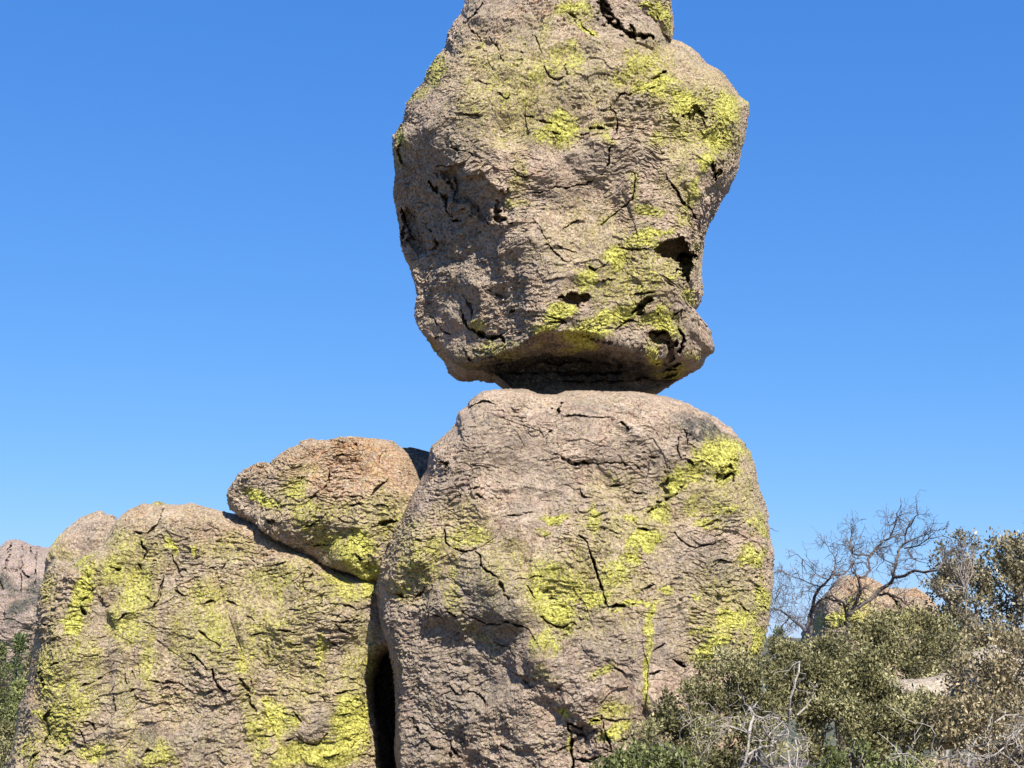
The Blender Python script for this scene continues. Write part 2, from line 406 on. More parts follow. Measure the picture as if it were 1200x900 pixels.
    for nm, bl, base in (('lichen', lichen, lich0), ('grey', grey, grey0), ('rust', rust, 0), ('dark', dark, dark0)):
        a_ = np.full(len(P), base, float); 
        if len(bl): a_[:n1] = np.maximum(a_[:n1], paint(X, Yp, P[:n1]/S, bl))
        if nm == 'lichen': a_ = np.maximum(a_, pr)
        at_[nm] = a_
    if origin is None:
        origin = (float(P[:, 0].mean()), float(P[:, 1].mean()), float(P[:, 2].min()))
    if parent is not None:
        origin = tuple(parent.location)
    o = mesh_np(name, P, F, mat, parent=parent, origin=origin, attrs=at_)
    return o

I = np.interp
# --- the great balanced boulder
bo = [(545,0),(541,15),(532,25),(524,40),(522,55),(510,68),(503,80),(497,95),(484,110),(476,125),(474,140),(468,150),(460,160),(460,172),
 (463,190),(465,205),(463,215),(461,230),(466,250),(468,265),(470,285),(476,298),(482,308),(484,325),(489,340),(487,355),(486,370),(488,378),
 (497,390),(510,398),(521,408),(526,416),(532,424),(545,430),(563,433),(580,441),(596,453),(612,474),(730,474),(745,458),(765,456),(780,453),
 (790,447),(802,436),(815,434),(822,428),(828,416),(836,413),(837,408),(833,395),(832,383),(818,372),(812,366),(819,358),(823,345),(822,330),
 (820,300),(823,275),(828,262),(838,245),(850,225),(860,210),(866,195),(867,185),(873,160),(877,135),(877,122),(868,115),(858,98),(845,85),
 (828,75),(815,60),(800,49),(787,46),(784,0),(770,-50),(720,-85),(640,-95),(585,-75),(558,-35)]
def f_b(x, y):
    f = 1.95 - .0035*np.clip(120-y, 0, 300) - .0012*np.abs(x-700)
    rx = I(y, [-90, 60, 150, 260, 330, 420], [480, 500, 535, 612, 625, 640]); f = smin(f, 1.95-.0135*(rx-x), .06)
    yl = I(x, [460, 500, 540, 600, 640, 700, 740, 770, 800, 840], [395, 406, 412, 401, 388, 390, 404, 412, 410, 402]); f = smin(f, 1.85-.060*(y-yl), .04)
    xr = I(y, [-90, 60, 120, 200, 300, 400], [720, 770, 800, 800, 780, 785]); f = smin(f, 1.9-.011*(x-xr), .12)
    return np.maximum(f, -.2) + .10*np.sin((x-640)/38+(y/60))*sstep(420, 380, y)
B_cr = [([(560,430),(600,424),(650,426),(700,422)],4,.15),([(580,440),(640,436),(700,438),(750,434)],5,.2),([(610,415),(650,412),(690,414)],4,.12),([(660,446),(720,447),(760,443)],4,.15),([(540,434),(570,437)],3,.1),([(540,20),(545,28),(555,20),(566,5)],4),([(550,32),(562,45)],3),([(573,42),(582,55),(587,70)],3),([(625,42),(632,55),(636,65)],3),
 ([(637,82),(645,92),(652,97),(662,96)],4),([(662,78),(664,92)],2),([(658,17),(670,22),(680,30)],4),([(682,32),(690,42),(696,47)],4),([(668,15),(680,16)],3),
 ([(583,112),(595,118),(607,112)],3),([(542,138),(552,137),(562,138)],2),([(628,140),(640,143),(648,146)],3),([(612,132),(625,136)],3),([(642,155),(656,157)],4),([(690,153),(707,153)],7,.3),
 ([(680,160),(690,158)],4),([(717,122),(712,128),(720,135),(724,150),(718,160),(712,178),(713,192),(707,202),(698,208),(686,214),(672,216),(662,220),(650,220),(640,224),(625,228)],3,.16),
 ([(712,128),(725,116),(740,110),(758,108),(765,105)],3,.16),([(772,88),(784,80)],6),([(764,94),(774,90)],4),([(790,140),(797,146)],4),([(742,150),(760,152)],3),
 ([(768,170),(777,180),(760,182)],3),([(743,202),(746,212),(742,222),(740,235),(728,245),(715,253),(705,260)],3.5,.16),([(660,265),(678,256)],3),([(625,258),(633,270),(640,283)],2),
 ([(640,288),(655,300),(663,308),(669,306)],3.5),([(655,290),(676,294)],3),([(780,205),(788,222),(797,235),(808,246),(815,262)],5,.2),([(830,190),(838,212)],9,.3),
 ([(742,366),(758,356),(766,352)],9,.3),([(642,370),(655,374),(662,379)],6,.2),([(645,380),(662,378)],4),([(690,313),(698,318),(712,310)],4),([(728,292),(745,294),(760,290)],4),
 ([(738,345),(750,345),(766,342)],4),([(722,387),(730,380),(738,376),(750,378)],5,.2),([(762,392),(785,390)],8,.3),([(792,368),(805,362)],7,.25),([(545,345),(555,358),(558,372)],4),
 ([(545,362),(550,378),(560,390),(575,396),(590,390)],6,.22),([(578,340),(590,350)],3),([(595,368),(602,362)],4),([(505,370),(515,380),(520,388),(530,392)],4),([(545,412),(552,422)],4),
 ([(640,330),(657,328)],3),([(505,212),(515,225),(525,240),(535,255),(546,258)],8,.28),([(560,235),(570,250),(578,262)],5,.2),([(582,235),(590,255),(603,262)],8,.25),([(530,166),(532,175),(545,178)],4),
 ([(550,180),(562,186)],4),([(515,195),(530,194)],3),([(800,364),(796,385),(801,400),(795,412)],6,.3),([(475,160),(468,175),(475,195)],5,.2),([(697,-8),(706,12),(716,29),(736,41),(764,45)],24,.45),([(716,29),(736,41),(764,45)],12,.3),([(470,245),(478,262),(485,280)],6,.2),([(820,130),(826,150)],3),
 ([(600,60),(612,64)],3),([(560,95),(572,101)],3),([(680,395),(700,398),(716,396)],4),([(705,420),(730,424)],4),([(505,400),(515,395)],3),([(700,330),(718,326)],3),([(600,200),(612,208),(618,206)],3)]
B_ho = [(786,299,21,15,15,.8),(797,320,8,18,0,.8),(672,354,16,8,-8,.45),(756,357,14,6,-30,.3),(818,139,13,4.5,0,.16),(836,203,6,8,0,.22),(560,225,52,16,35,.18),(490,275,14,30,-15,.25),(778,400,14,10,30,.35),(785,420,9,20,20,.3),(573,397,14,6,10,.3)]
B_li = [(820,140,60,70,0,.5),(745,325,80,40,-15,.5),(600,110,80,80,0,.45),(760,90,60,50,0,.5),(510,82,12,28,20,.6),(490,112,14,9,-15,.65),(478,165,13,13,0,.75),(470,180,6,16,0,.5),(590,100,45,50,0,.42),(560,70,30,40,0,.40),(625,95,26,16,-30,.6),(655,150,30,22,0,.95),(640,85,20,14,0,.6),(600,150,60,40,0,.33),
 (662,75,25,22,0,.6),(640,40,20,30,0,.45),(670,12,34,16,15,.85),(692,37,9,9,0,1),(750,80,36,20,-20,.75),(770,102,40,14,-30,.95),(745,62,18,8,0,.6),(800,120,24,26,0,.95),(850,130,28,26,0,.9),(838,162,26,22,0,.85),
 (800,150,18,25,0,.6),(770,165,22,14,0,.6),(700,150,22,10,0,.6),(710,165,10,14,0,.6),(825,190,18,18,0,.9),(810,222,16,22,0,.8),(755,245,22,9,-10,.75),(742,218,6,26,0,.6),(712,255,12,8,0,.6),(605,235,12,10,0,.6),
 (612,205,12,30,0,.42),(590,170,22,18,0,.45),(762,276,36,9,-15,.9),(722,300,20,14,-35,1.05),(760,290,24,8,0,.8),(690,325,9,20,0,.8),(783,326,14,8,0,.8),(750,338,30,8,0,.7),(722,370,48,14,-22,1.0),
 (775,378,26,16,0,1.05),(655,372,24,14,-20,1.0),(640,388,22,10,-10,.9),(690,394,34,8,-8,1.05),(820,412,12,7,0,.7),(765,415,10,18,15,.8),(793,435,12,10,-40,.7),(805,295,6,12,0,.5),(807,345,12,14,0,.75),(800,250,12,18,0,.55),
 (570,388,14,9,0,.65),(580,414,40,9,0,.5),(700,280,80,60,0,.28),(680,100,120,70,0,.28),(790,200,20,60,0,.4),(785,438,16,10,0,.6)]
B_gr = [(510,220,60,95,10,.8),(545,310,65,80,0,.7),(620,160,12,16,0,.9),(645,235,45,16,-10,.55),(612,350,26,50,10,.65),(625,38,14,9,0,.9),(690,100,30,25,0,.35),(745,130,14,12,0,.6),(650,375,30,20,0,.4),(700,12,20,10,30,.6),
 (540,120,28,30,20,.45),(790,385,14,16,0,.5),(765,430,40,20,0,.3)]
boulder = build_rock('balanced_boulder', bo, (668, 215), 23.9, 1.95, 4.6, 560, exps=(4.6, 2.1), facets=f_b, lump=.6, cracks=B_cr, hollows=B_ho, lichen=B_li, grey=B_gr,
   dark=[(575,245,32,12,30,.5),(545,235,30,8,40,.5),(655,430,150,30,0,1.4),(600,425,60,16,-8,.9),(480,265,8,30,-10,.5)], rust=[(840,85,30,10,40,.4),(640,10,14,14,0,.6),(700,445,80,12,0,.7)], seed=11)  # dark: shade painted under the boulder, in the crag and left edge
tag(boulder, 'huge lichen-streaked boulder balanced on top of the wide rounded rock pedestal', 'boulder')
slab_ol = [(712,-60),(707,-20),(714,0),(721,14),(727,30),(742,34),(763,31),(772,38),(780,44),(787,47),(788,20),(786,0),(782,-60),(750,-80)]
slab = build_rock('capping_block', slab_ol, (752, -8), 23.2, .75, 1.6, 130, exps=(3.5, 2), seed=23, parent=boulder,
   cracks=[([(732,21),(745,20),(758,22)],4),([(770,12),(772,24),(778,32)],6,.2),([(750,5),(765,8)],3)],
   lichen=[(745,12,34,26,0,1.0),(778,20,12,26,0,.9),(750,-20,40,30,0,.7)], dark=[(705,8,8,16,20,.4)])  # dark: shade of the gap painted on the block's left edge
slab['label'] = 'yellow lichen-covered block jutting out near the top of the boulder'

# --- the pedestal
po = [(575,457),(565,459),(555,466),(550,470),(549,475),(538,482),(535,497),(528,505),(520,512),(507,522),(504,535),(502,550),(492,568),
 (480,585),(470,610),(455,635),(445,660),(440,690),(443,710),(447,735),(455,760),(462,790),(464,830),(465,870),(467,900),(470,960),(500,1015),
 (600,1030),(700,1030),(850,1015),(890,950),(890,900),(885,830),(888,780),(897,740),(902,710),(906,680),(905,650),(900,625),(897,600),
 (890,575),(886,560),(885,545),(878,530),(870,520),(855,505),(835,492),(815,480),(800,472),(785,466),(760,463),(742,459),(700,457),(665,458),
 (650,463),(630,462),(615,457)]
def f_p(x, y):
    f = 1.95 - .0028*np.clip(760-y, 0, 400) - .0006*np.abs(x-680)
    xl = I(y, [450, 560, 640, 700, 800, 900, 1000], [545, 500, 520, 590, 655, 700, 730]); f = smin(f, 1.85-.0052*(xl-x)-.0022*np.clip(760-y, 0, 400), .08)
    xr = I(y, [450, 520, 650, 900], [770, 830, 850, 830]); f = smin(f, 1.55-.011*(x-xr), .12)
    f = smin(f, .95+.030*(y-468), .12)
    f = smin(f, 1.0+.010*(y-470)-.013*(x-(760+(y-470)*1.1)), .1)
    return np.maximum(f, -.2)
P_cr = [([(521,620),(524,635),(530,643),(545,648),(556,645),(570,638),(578,634)],4,.2),([(460,697),(475,700),(485,700),(493,695),(498,688)],4,.18),([(492,634),(500,636),(509,629)],4),
 ([(556,645),(562,655),(565,666),(578,677),(585,685),(600,705)],4,.16),([(545,717),(560,725),(570,732),(582,732),(595,728),(605,732),(618,735),(628,750)],3.5,.15),([(497,714),(512,718),(522,724)],3),([(530,715),(539,721)],5),
 ([(590,492),(600,497),(610,500),(620,505),(632,508)],2.5),([(632,508),(638,514),(646,508)],5,.2),([(649,532),(655,538),(663,541),(670,544),(680,543),(693,541)],5,.25),([(692,541),(710,543),(733,545),(750,547)],2),
 ([(656,480),(654,487)],5,.2),([(662,489),(695,490),(718,492)],2),([(753,531),(765,536),(771,536)],4),([(552,547),(560,550),(573,550)],3),([(550,577),(562,576)],3),([(560,584),(568,588)],3),([(594,607),(608,608),(623,603)],3.5,.15),
 ([(516,542),(525,543),(522,552)],4),([(678,632),(686,642),(692,655),(700,675),(704,690),(708,708),(712,714),(725,713),(742,709)],4,.25),([(708,713),(738,711)],5,.25),([(746,620),(758,622),(771,622)],7,.28),([(704,622),(712,627),(722,626)],3),
 ([(770,588),(782,582),(793,577)],7,.2),([(758,599),(769,593)],5),([(842,549),(856,546),(858,553),(845,562)],6,.18),([(880,540),(888,544)],5),([(790,623),(800,632),(812,640),(825,640),(838,636)],3),([(820,614),(835,613),(842,608)],3),
 ([(605,682),(620,681),(636,680)],3),([(635,722),(650,735),(660,738),(668,732),(675,732)],4,.16),([(618,690),(628,703)],3),([(640,693),(643,702),(650,703)],3),([(757,691),(766,685)],4),([(842,657),(855,660)],3),([(860,705),(872,717)],2.5),
 ([(890,710),(898,717)],4),([(764,763),(780,754)],4),([(788,772),(802,780)],6,.2),([(760,790),(773,787)],4),([(546,812),(560,815),(570,827)],3.5),([(502,866),(510,875),(522,880),(531,886)],4),([(526,872),(537,887)],4),([(484,840),(487,852),(497,858)],3.5),
 ([(588,874),(602,881)],3.5),([(526,804),(536,814)],3.5),([(663,848),(667,865),(668,880),(672,905)],6,.3),([(705,840),(710,862),(716,878)],4,.25),([(665,850),(680,855),(695,846),(705,845)],5,.25),([(670,860),(685,864),(700,856)],4),
 ([(668,880),(685,885),(700,875),(716,880)],4,.2),([(672,890),(690,892),(708,884)],5,.2),([(704,843),(720,845),(744,842)],3.5),([(725,868),(742,861)],6,.2),([(652,881),(666,876)],5),([(612,799),(628,806)],3),([(645,804),(658,808)],3),([(720,782),(733,790)],3),
 ([(575,755),(590,760),(605,770)],3),([(600,790),(630,795)],2.5),([(440,800),(462,775)],3),([(540,465),(552,478),(570,474),(580,478)],5),([(728,499),(735,505)],3.5),([(680,570),(683,580),(695,583)],3),([(740,573),(757,578)],3),([(717,565),(730,565)],3),
 ([(795,515),(793,530),(797,540)],2.5),([(800,505),(806,525)],2),([(802,540),(812,545)],4)]
P_li = [(690,690,110,60,0,.45),(850,720,60,70,0,.45),(840,570,60,50,0,.42),(740,620,60,40,0,.4),(500,650,60,50,0,.4),(840,535,36,22,10,1.0),(850,555,25,18,0,.8),(812,552,14,20,0,.8),(790,568,14,24,20,.95),(772,600,18,20,0,.9),(750,632,26,14,-8,1.05),(742,655,9,14,0,1.0),(695,612,10,22,0,.75),(650,608,20,7,0,.95),(640,625,12,5,0,.7),(735,605,14,8,0,.8),
 (815,590,18,20,30,.65),(850,593,26,10,0,.7),(830,610,20,8,0,.75),(882,615,20,8,40,.8),(650,690,55,34,10,.72),(655,722,36,20,30,.95),(722,675,28,30,0,.75),(695,705,26,12,0,.95),(745,716,34,5,-15,.95),(762,740,7,40,0,.85),(757,795,6,44,0,.9),
 (640,752,14,22,20,.7),(550,626,38,20,0,.66),(490,665,36,32,0,.55),(533,685,6,44,-10,.55),(470,690,25,18,0,.5),(783,693,13,9,0,.85),(812,696,8,6,0,.8),(878,655,18,20,30,.8),(890,695,9,26,0,.8),(862,730,36,16,-25,.9),(832,758,30,16,-35,1.0),
 (884,752,16,22,0,.95),(710,790,16,7,0,.7),(722,832,22,18,0,.7),(722,858,22,9,-10,1.0),(658,842,8,10,0,.95),(700,843,6,6,0,.9),(665,872,6,12,0,.7),(820,740,20,10,0,.7),(512,640,10,26,0,.55),(600,665,60,40,0,.38),(875,585,12,25,0,.45),
 (545,600,40,25,0,.33),(700,650,60,60,0,.35),(560,745,10,30,-30,.4),(840,690,60,50,0,.3),(720,575,40,30,0,.3),(640,790,20,12,0,.4)]
P_gr = [(575,695,34,66,-32,.95),(560,730,70,40,20,.7),(540,820,110,110,0,.65),(690,478,34,14,0,.65),(740,485,25,10,0,.4),(855,605,20,18,0,.8),(815,655,45,40,0,.6),(760,640,14,20,0,.5),(650,790,70,60,0,.4),(475,740,25,60,0,.6),(785,740,30,60,0,.4),
 (690,870,30,25,0,.5),(655,865,12,10,0,.9),(510,690,20,40,0,.4),(735,650,12,10,0,.7),(530,470,20,8,0,.3)]
pedestal = build_rock('pedestal_boulder', po, (672, 720), 22.9, 1.95, 4.4, 600, exps=(5.0, 2.2), facets=f_p, cracks=P_cr, lichen=P_li, grey=P_gr,
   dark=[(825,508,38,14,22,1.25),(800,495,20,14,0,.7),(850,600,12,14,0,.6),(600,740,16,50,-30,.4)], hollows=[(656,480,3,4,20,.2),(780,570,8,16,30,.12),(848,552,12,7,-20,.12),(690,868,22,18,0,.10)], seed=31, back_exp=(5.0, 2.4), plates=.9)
tag(pedestal, 'broad rounded rock pedestal that carries the balanced boulder', 'rock')

# --- the left block
lo = [(3,1000),(8,900),(18,860),(22,830),(33,800),(38,770),(42,740),(45,710),(46,690),(55,665),(63,655),(75,664),(100,650),(120,640),(134,615),(142,606),(152,597),(168,590),(182,593),(205,592),
 (225,592),(250,598),(275,603),(300,609),(330,627),(350,642),(375,657),(420,670),(470,676),(490,700),(488,745),(463,755),(447,768),(437,796),(438,830),(441,860),(444,900),(447,960),(400,1015),(200,1025),(30,1020)]
def f_l(x, y):
    f = 1.75 - .0022*np.clip(800-y, 0, 400)
    f = smin(f, 1.7-.0075*(I(y, [580, 700, 900], [165, 120, 80])-x), .1)
    rx = I(y, [580, 700, 800, 900], [215, 240, 275, 320]); f = f - .22*sstep(0, 22, x-rx)*sstep(140, 40, x-rx) - .10*sstep(0, 16, 140-x)*sstep(60, 20, 140-x)
    f = smin(f, 1.5-.004*(x-395), .1)
    f = smin(f, 1.15+.03*(y-I(x, [130, 170, 300, 350, 400, 450], [612, 596, 612, 642, 668, 682])), .12)
    return np.maximum(f, -.2)
L_cr = [([(193,598),(188,608),(183,618),(175,627),(158,626)],4,.16),([(165,635),(170,645),(168,655)],6,.18),([(160,660),(165,668)],4),([(130,665),(140,666)],5,.16),([(118,685),(110,690),(104,697),(98,705)],4,.14),([(95,712),(100,720)],7,.2),
 ([(192,675),(190,690),(186,705),(180,715)],5),([(205,690),(212,695),(221,700)],6,.15),([(60,732),(66,735)],6),([(65,752),(74,748)],6,.18),([(63,782),(74,778)],6,.18),([(43,794),(52,787)],6,.15),([(54,790),(56,808)],5),([(64,826),(58,835),(53,840),(55,855)],6,.2),
 ([(55,855),(50,872)],3.5),([(38,888),(46,880)],4),([(155,787),(158,793)],8,.35),([(155,811),(167,803)],4,.16),([(97,803),(110,798)],4),([(115,795),(130,788),(135,778)],3),([(130,805),(134,818),(135,838)],4),([(176,798),(190,799)],4),([(193,800),(210,799),(220,808)],3),
 ([(233,740),(242,745),(248,750)],5),([(248,750),(262,760),(275,762)],3),([(249,785),(254,800),(262,810),(272,811)],4.5,.16),([(277,797),(287,810),(292,825),(298,835)],4.5,.16),([(287,787),(290,800),(296,807)],4),([(293,724),(301,730)],5),([(268,705),(280,712)],3.5),
 ([(268,658),(262,668)],3),([(296,658),(302,663)],3),([(310,665),(335,664)],3),([(310,671),(320,670)],3),([(330,676),(343,675)],3),([(354,672),(370,675)],4),([(363,681),(370,677)],3),([(332,741),(352,742)],4.5,.16),([(390,730),(405,727),(418,728)],3.5),([(393,733),(400,740),(413,744)],4),
 ([(345,755),(355,755)],3),([(385,750),(398,757)],3.5),([(342,715),(352,716)],3),([(402,709),(416,714)],3.5),([(428,700),(435,697)],4),([(391,812),(405,809),(418,809)],4,.16),([(352,812),(375,812),(380,822)],3),([(315,815),(345,814)],2.5),([(333,836),(345,838)],4),([(347,833),(357,844)],4),
 ([(350,862),(362,872),(370,874),(382,860)],4,.15),([(335,868),(347,864)],3.5),([(311,863),(322,863)],4),([(412,876),(422,866)],3.5),([(385,887),(397,884)],3),([(425,885),(437,886)],3),([(398,837),(408,837)],3.5),([(95,847),(105,845),(112,855)],3),([(75,883),(87,878)],4),([(168,885),(175,878),(180,880)],4),
 ([(147,790),(148,800)],2),([(240,708),(248,704)],4),([(246,667),(240,670)],3),([(170,700),(180,706)],4),([(136,695),(142,700)],3),([(300,745),(310,742)],3),([(140,725),(148,720)],3.5),([(100,870),(92,855)],2),([(430,780),(436,772)],3),([(225,765),(235,775),(245,785)],3),([(200,648),(205,660),(210,672)],3.5),
 ([(380,645),(400,650)],2)]
L_li = [(165,690,34,75,10,.52),(85,790,40,90,0,.5),(330,700,110,55,5,.42),(420,790,26,90,0,.5),(150,820,20,60,0,.4),(290,800,20,70,-10,.42),(102,690,15,40,12,1.05),(88,732,14,22,15,1.05),(130,670,26,22,0,.7),(165,690,26,50,10,.72),(155,650,34,34,0,.55),(198,640,10,9,0,.85),(229,642,8,14,0,.95),(60,690,14,30,0,.5),(60,800,22,60,0,.62),(150,735,22,34,0,.68),(175,770,14,60,-5,.6),(215,745,20,60,-10,.45),
 (245,735,32,60,-30,.6),(320,680,60,30,0,.55),(330,730,50,36,0,.45),(310,760,70,40,0,.5),(285,772,12,20,0,.8),(325,845,26,30,0,.9),(408,850,24,50,5,1.1),(385,884,50,18,0,.95),(430,790,9,34,0,.75),(340,885,30,20,0,.85),(300,860,16,40,0,.7),(70,850,30,46,0,.7),(80,872,15,10,0,.8),
 (190,882,20,18,0,.75),(110,888,18,14,0,.8),(45,843,12,8,0,.95),(375,760,14,20,0,.75),(400,690,46,14,15,.7),(435,690,14,16,0,.8),(270,640,50,24,0,.45),(140,880,40,20,0,.5),(100,780,30,30,0,.5),(35,880,16,30,0,.6),(360,800,60,40,0,.45),(245,700,30,30,0,.6),(90,820,16,50,0,.7),(200,820,30,25,0,.35)]
L_gr = [(225,780,22,110,-18,.75),(400,735,45,40,0,.6),(375,850,22,26,0,.8),(172,868,14,12,0,1.1),(215,650,20,30,10,.5),(400,790,30,30,0,.6),(250,860,50,50,0,.6),(110,630,20,14,0,.5),(120,850,30,60,0,.4),(185,605,14,10,0,.4)]
left = build_rock('buttress_rock', lo, (240, 790), 24.0, 1.75, 4.8, 600, exps=(7.0, 2.1), facets=f_l, cracks=L_cr, lichen=L_li, grey=L_gr, dark=[(172,868,12,10,0,.4),(355,770,8,40,0,.2)],
   rust=[(165,602,24,12,0,.8),(275,625,70,16,10,.35),(40,800,10,40,0,.4),(330,640,30,14,0,.35)], seed=47, lich0=.16, back_exp=(5.0, 2.4), plates=1.0)
tag(left, 'wide yellow-mottled rock wall left of the dark crevice, under the leaning boulder', 'rock')

# --- leaning boulder
eo = [(265,580),(269,596),(280,604),(293,611),(310,620),(330,634),(350,648),(375,663),(400,671),(430,679),(450,684),(480,690),(505,650),(507,600),(497,580),(488,555),(478,533),(470,525),(458,519),
 (445,517),(425,515),(410,513),(393,514),(385,516),(362,515),(352,517),(350,521),(340,525),(328,532),(315,543),(303,543),(288,549),(280,555),(270,570)]
def f_e(x, y):
    f = .95 - .004*np.clip(610-y, 0, 200); f = smin(f, .9-.008*(330-x), .1)
    return smin(f, .72-.010*(y-I(x, [265, 300, 350, 400, 450], [588, 603, 636, 660, 672])), .08)
E_cr = [([(387,517),(400,520),(412,518),(417,524)],5,.15),([(392,540),(400,537),(412,535)],3),([(388,552),(386,562),(387,570),(380,580),(372,588),(360,590)],5,.15),([(388,555),(408,553)],3),([(398,564),(422,567)],3),([(435,590),(440,580),(446,575),(455,569)],4,.15),
 ([(403,591),(412,587),(435,591)],3.5),([(413,596),(428,597)],3),([(398,610),(408,614),(416,614)],4),([(437,618),(447,615),(464,613)],6,.25),([(350,625),(360,632),(370,637),(386,637)],3.5),([(361,617),(378,612)],2.5),([(330,592),(334,591)],2.5),([(285,552),(300,548),(315,544)],4),
 ([(322,605),(326,609)],4),([(420,645),(426,650)],5),([(355,560),(350,570)],2),([(442,597),(455,598)],3)]
lean = build_rock('leaning_boulder', eo, (385, 598), 23.45, .9, 3.4, 330, exps=(5.0, 2.2), facets=f_e, cracks=E_cr, seed=59, lich0=.12,
   lichen=[(308,590,32,11,22,1.0),(345,580,24,14,0,.75),(360,608,34,20,20,.6),(385,632,36,22,20,.65),(424,640,24,28,0,1.0),(440,665,26,14,10,.9),(460,610,24,40,0,.5),(400,600,40,20,0,.45),(360,560,40,16,0,.3),(435,600,20,20,0,.4)],
   rust=[(400,532,80,20,0,1.2),(385,562,60,30,0,.8),(440,552,48,32,0,1.0),(300,549,30,6,0,.9),(430,580,40,20,0,.45)], grey=[(318,575,20,16,0,.55),(378,615,12,22,10,.4),(360,530,30,10,0,.3),(455,605,20,8,0,.4)])
tag(lean, 'rust-topped boulder with a yellow flank leaning on the lower rock wall', 'boulder')

# --- rocks behind
rear = build_rock('rear_boulder', [(462,540),(466,526),(480,525),(505,531),(560,545),(600,700),(600,1000),(400,1010),(385,820),(398,700),(440,600)], (490,780), 26.6, .8, 2.5, 120, exps=(4, 2), seed=71, grey0=.6, dark0=.9)  # whole rock painted dark, standing in for crevice shade
tag(rear, 'shadowed rock closing the crevice behind the pedestal', 'rock')
knob = build_rock('rock_hump', [(40,800),(48,700),(58,650),(64,638),(76,622),(95,607),(112,600),(118,599),(124,604),(135,611),(155,622),(185,700),(185,820),(110,870)], (112,705), 27.2, 1.2, 2.5, 150, exps=(3, 2), seed=77,
   cracks=[([(75,624),(84,622),(95,612)],4,.15)], grey=[(110,625,30,20,0,.3)], lichen=[(75,650,20,20,0,.4)])
tag(knob, 'smooth pinkish rock hump rising behind the left end of the rock wall', 'rock')
peb = build_rock('wedged_stone', [(293,621),(298,617),(307,617),(316,621),(319,626),(305,629),(295,626)], (306,622), 23.15, .16, .3, 40, seed=81, amp=.3, rust=[(306,622,30,20,0,.5)], M=10, scale=.4)
tag(peb, 'small stone wedged in the dark gap under the leaning boulder', 'stone')
bgb = build_rock('background_boulder', [(950,800),(956,760),(961,722),(964,704),(973,692),(988,683),(1003,675),(1020,677),(1036,686),(1048,693),(1060,691),(1075,690),(1090,699),(1104,718),(1114,750),(1120,830),(1030,850),(950,840)], (1030,760), 60, 3.0, 6,
   260, exps=(2.6, 2), seed=91, mat=M_rock_mid, scale=2.0, M=20, lich0=.1,
   lichen=[(985,725,30,14,-20,.9),(1000,710,30,16,0,.7),(1060,730,40,20,0,.6),(1020,735,40,20,0,.6)], rust=[(1005,684,40,9,0,1.0),(1075,697,24,8,0,1.0),(1035,692,20,8,0,.7)],
   cracks=[([(965,700),(985,705),(1000,700)],5,.3),([(1030,690),(1045,700),(1060,715)],5,.4),([(975,735),(990,725),(1005,722)],5,.3)])
tag(bgb, 'low tan boulder with reddish top seen through the bare tree', 'boulder')

# --- far cliffs on the left
cliff = build_rock('distant_cliff', [(-120,790),(-110,690),(-80,660),(-40,668),(-12,655),(-4,652),(2,640),(10,635),(22,634),(34,639),(46,643),(60,642),(74,650),(110,660),(150,700),(170,780),(120,820),(-60,830)], (30,740), 380, 30, 60,
   230, exps=(2.4, 1.6), seed=101, mat=M_rock_far, scale=14, amp=.75, M=16, grey0=.25,
   cracks=[([(14,638),(13,655),(12,672)],4,3.0),([(35,643),(36,656)],2,2.0),([(25,645),(26,670),(24,690)],2,1.5),([(0,660),(2,690)],2,1.5),([(42,650),(40,690)],2,1.5),([(10,672),(22,668),(34,674)],2,1.5)],
   grey=[(20,640,40,14,0,.2)], dark=[(10,688,14,10,30,1.2),(38,686,10,13,-20,1.2),(24,712,26,10,-15,1.2),(14,728,13,8,0,1.1),(40,704,9,7,0,1.2),(30,696,16,5,30,1.0)])
tag(cliff, 'distant pinkish grey cliff with vertical cracks at the left edge', 'cliff')

# ------------------------------------------------------------------ plants
def tube(V, F, pts, r0, r1, ns=5):
    """tapered tube along points, appended to V and F lists"""
    pts = [np.asarray(p, float) for p in pts]; n = len(pts); b0 = len(V)
    for i, p in enumerate(pts):
        d = pts[min(i+1, n-1)]-pts[max(i-1, 0)]; d = d/(np.linalg.norm(d)+1e-9)
        a = np.cross(d, (0.3, 0.2, 0.9)); a /= np.linalg.norm(a)+1e-9; b = np.cross(d, a)
        r = r0+(r1-r0)*i/(n-1)
        for k in range(ns):
            t = 2*math.pi*k/ns; V.append(p+(a*math.cos(t)+b*math.sin(t))*r)
    for i in range(n-1):
        for k in range(ns):
            F.append((b0+i*ns+k, b0+i*ns+(k+1) % ns, b0+(i+1)*ns+(k+1) % ns, b0+(i+1)*ns+k))
def crooked(a, b, n, j):
    a, b = np.asarray(a, float), np.asarray(b, float); L = np.linalg.norm(b-a); o = []
    for i in range(n+1):
        t = i/n; o.append(a+(b-a)*t+rng.normal(0, 1, 3)*j*L*math.sin(math.pi*t))
    return o
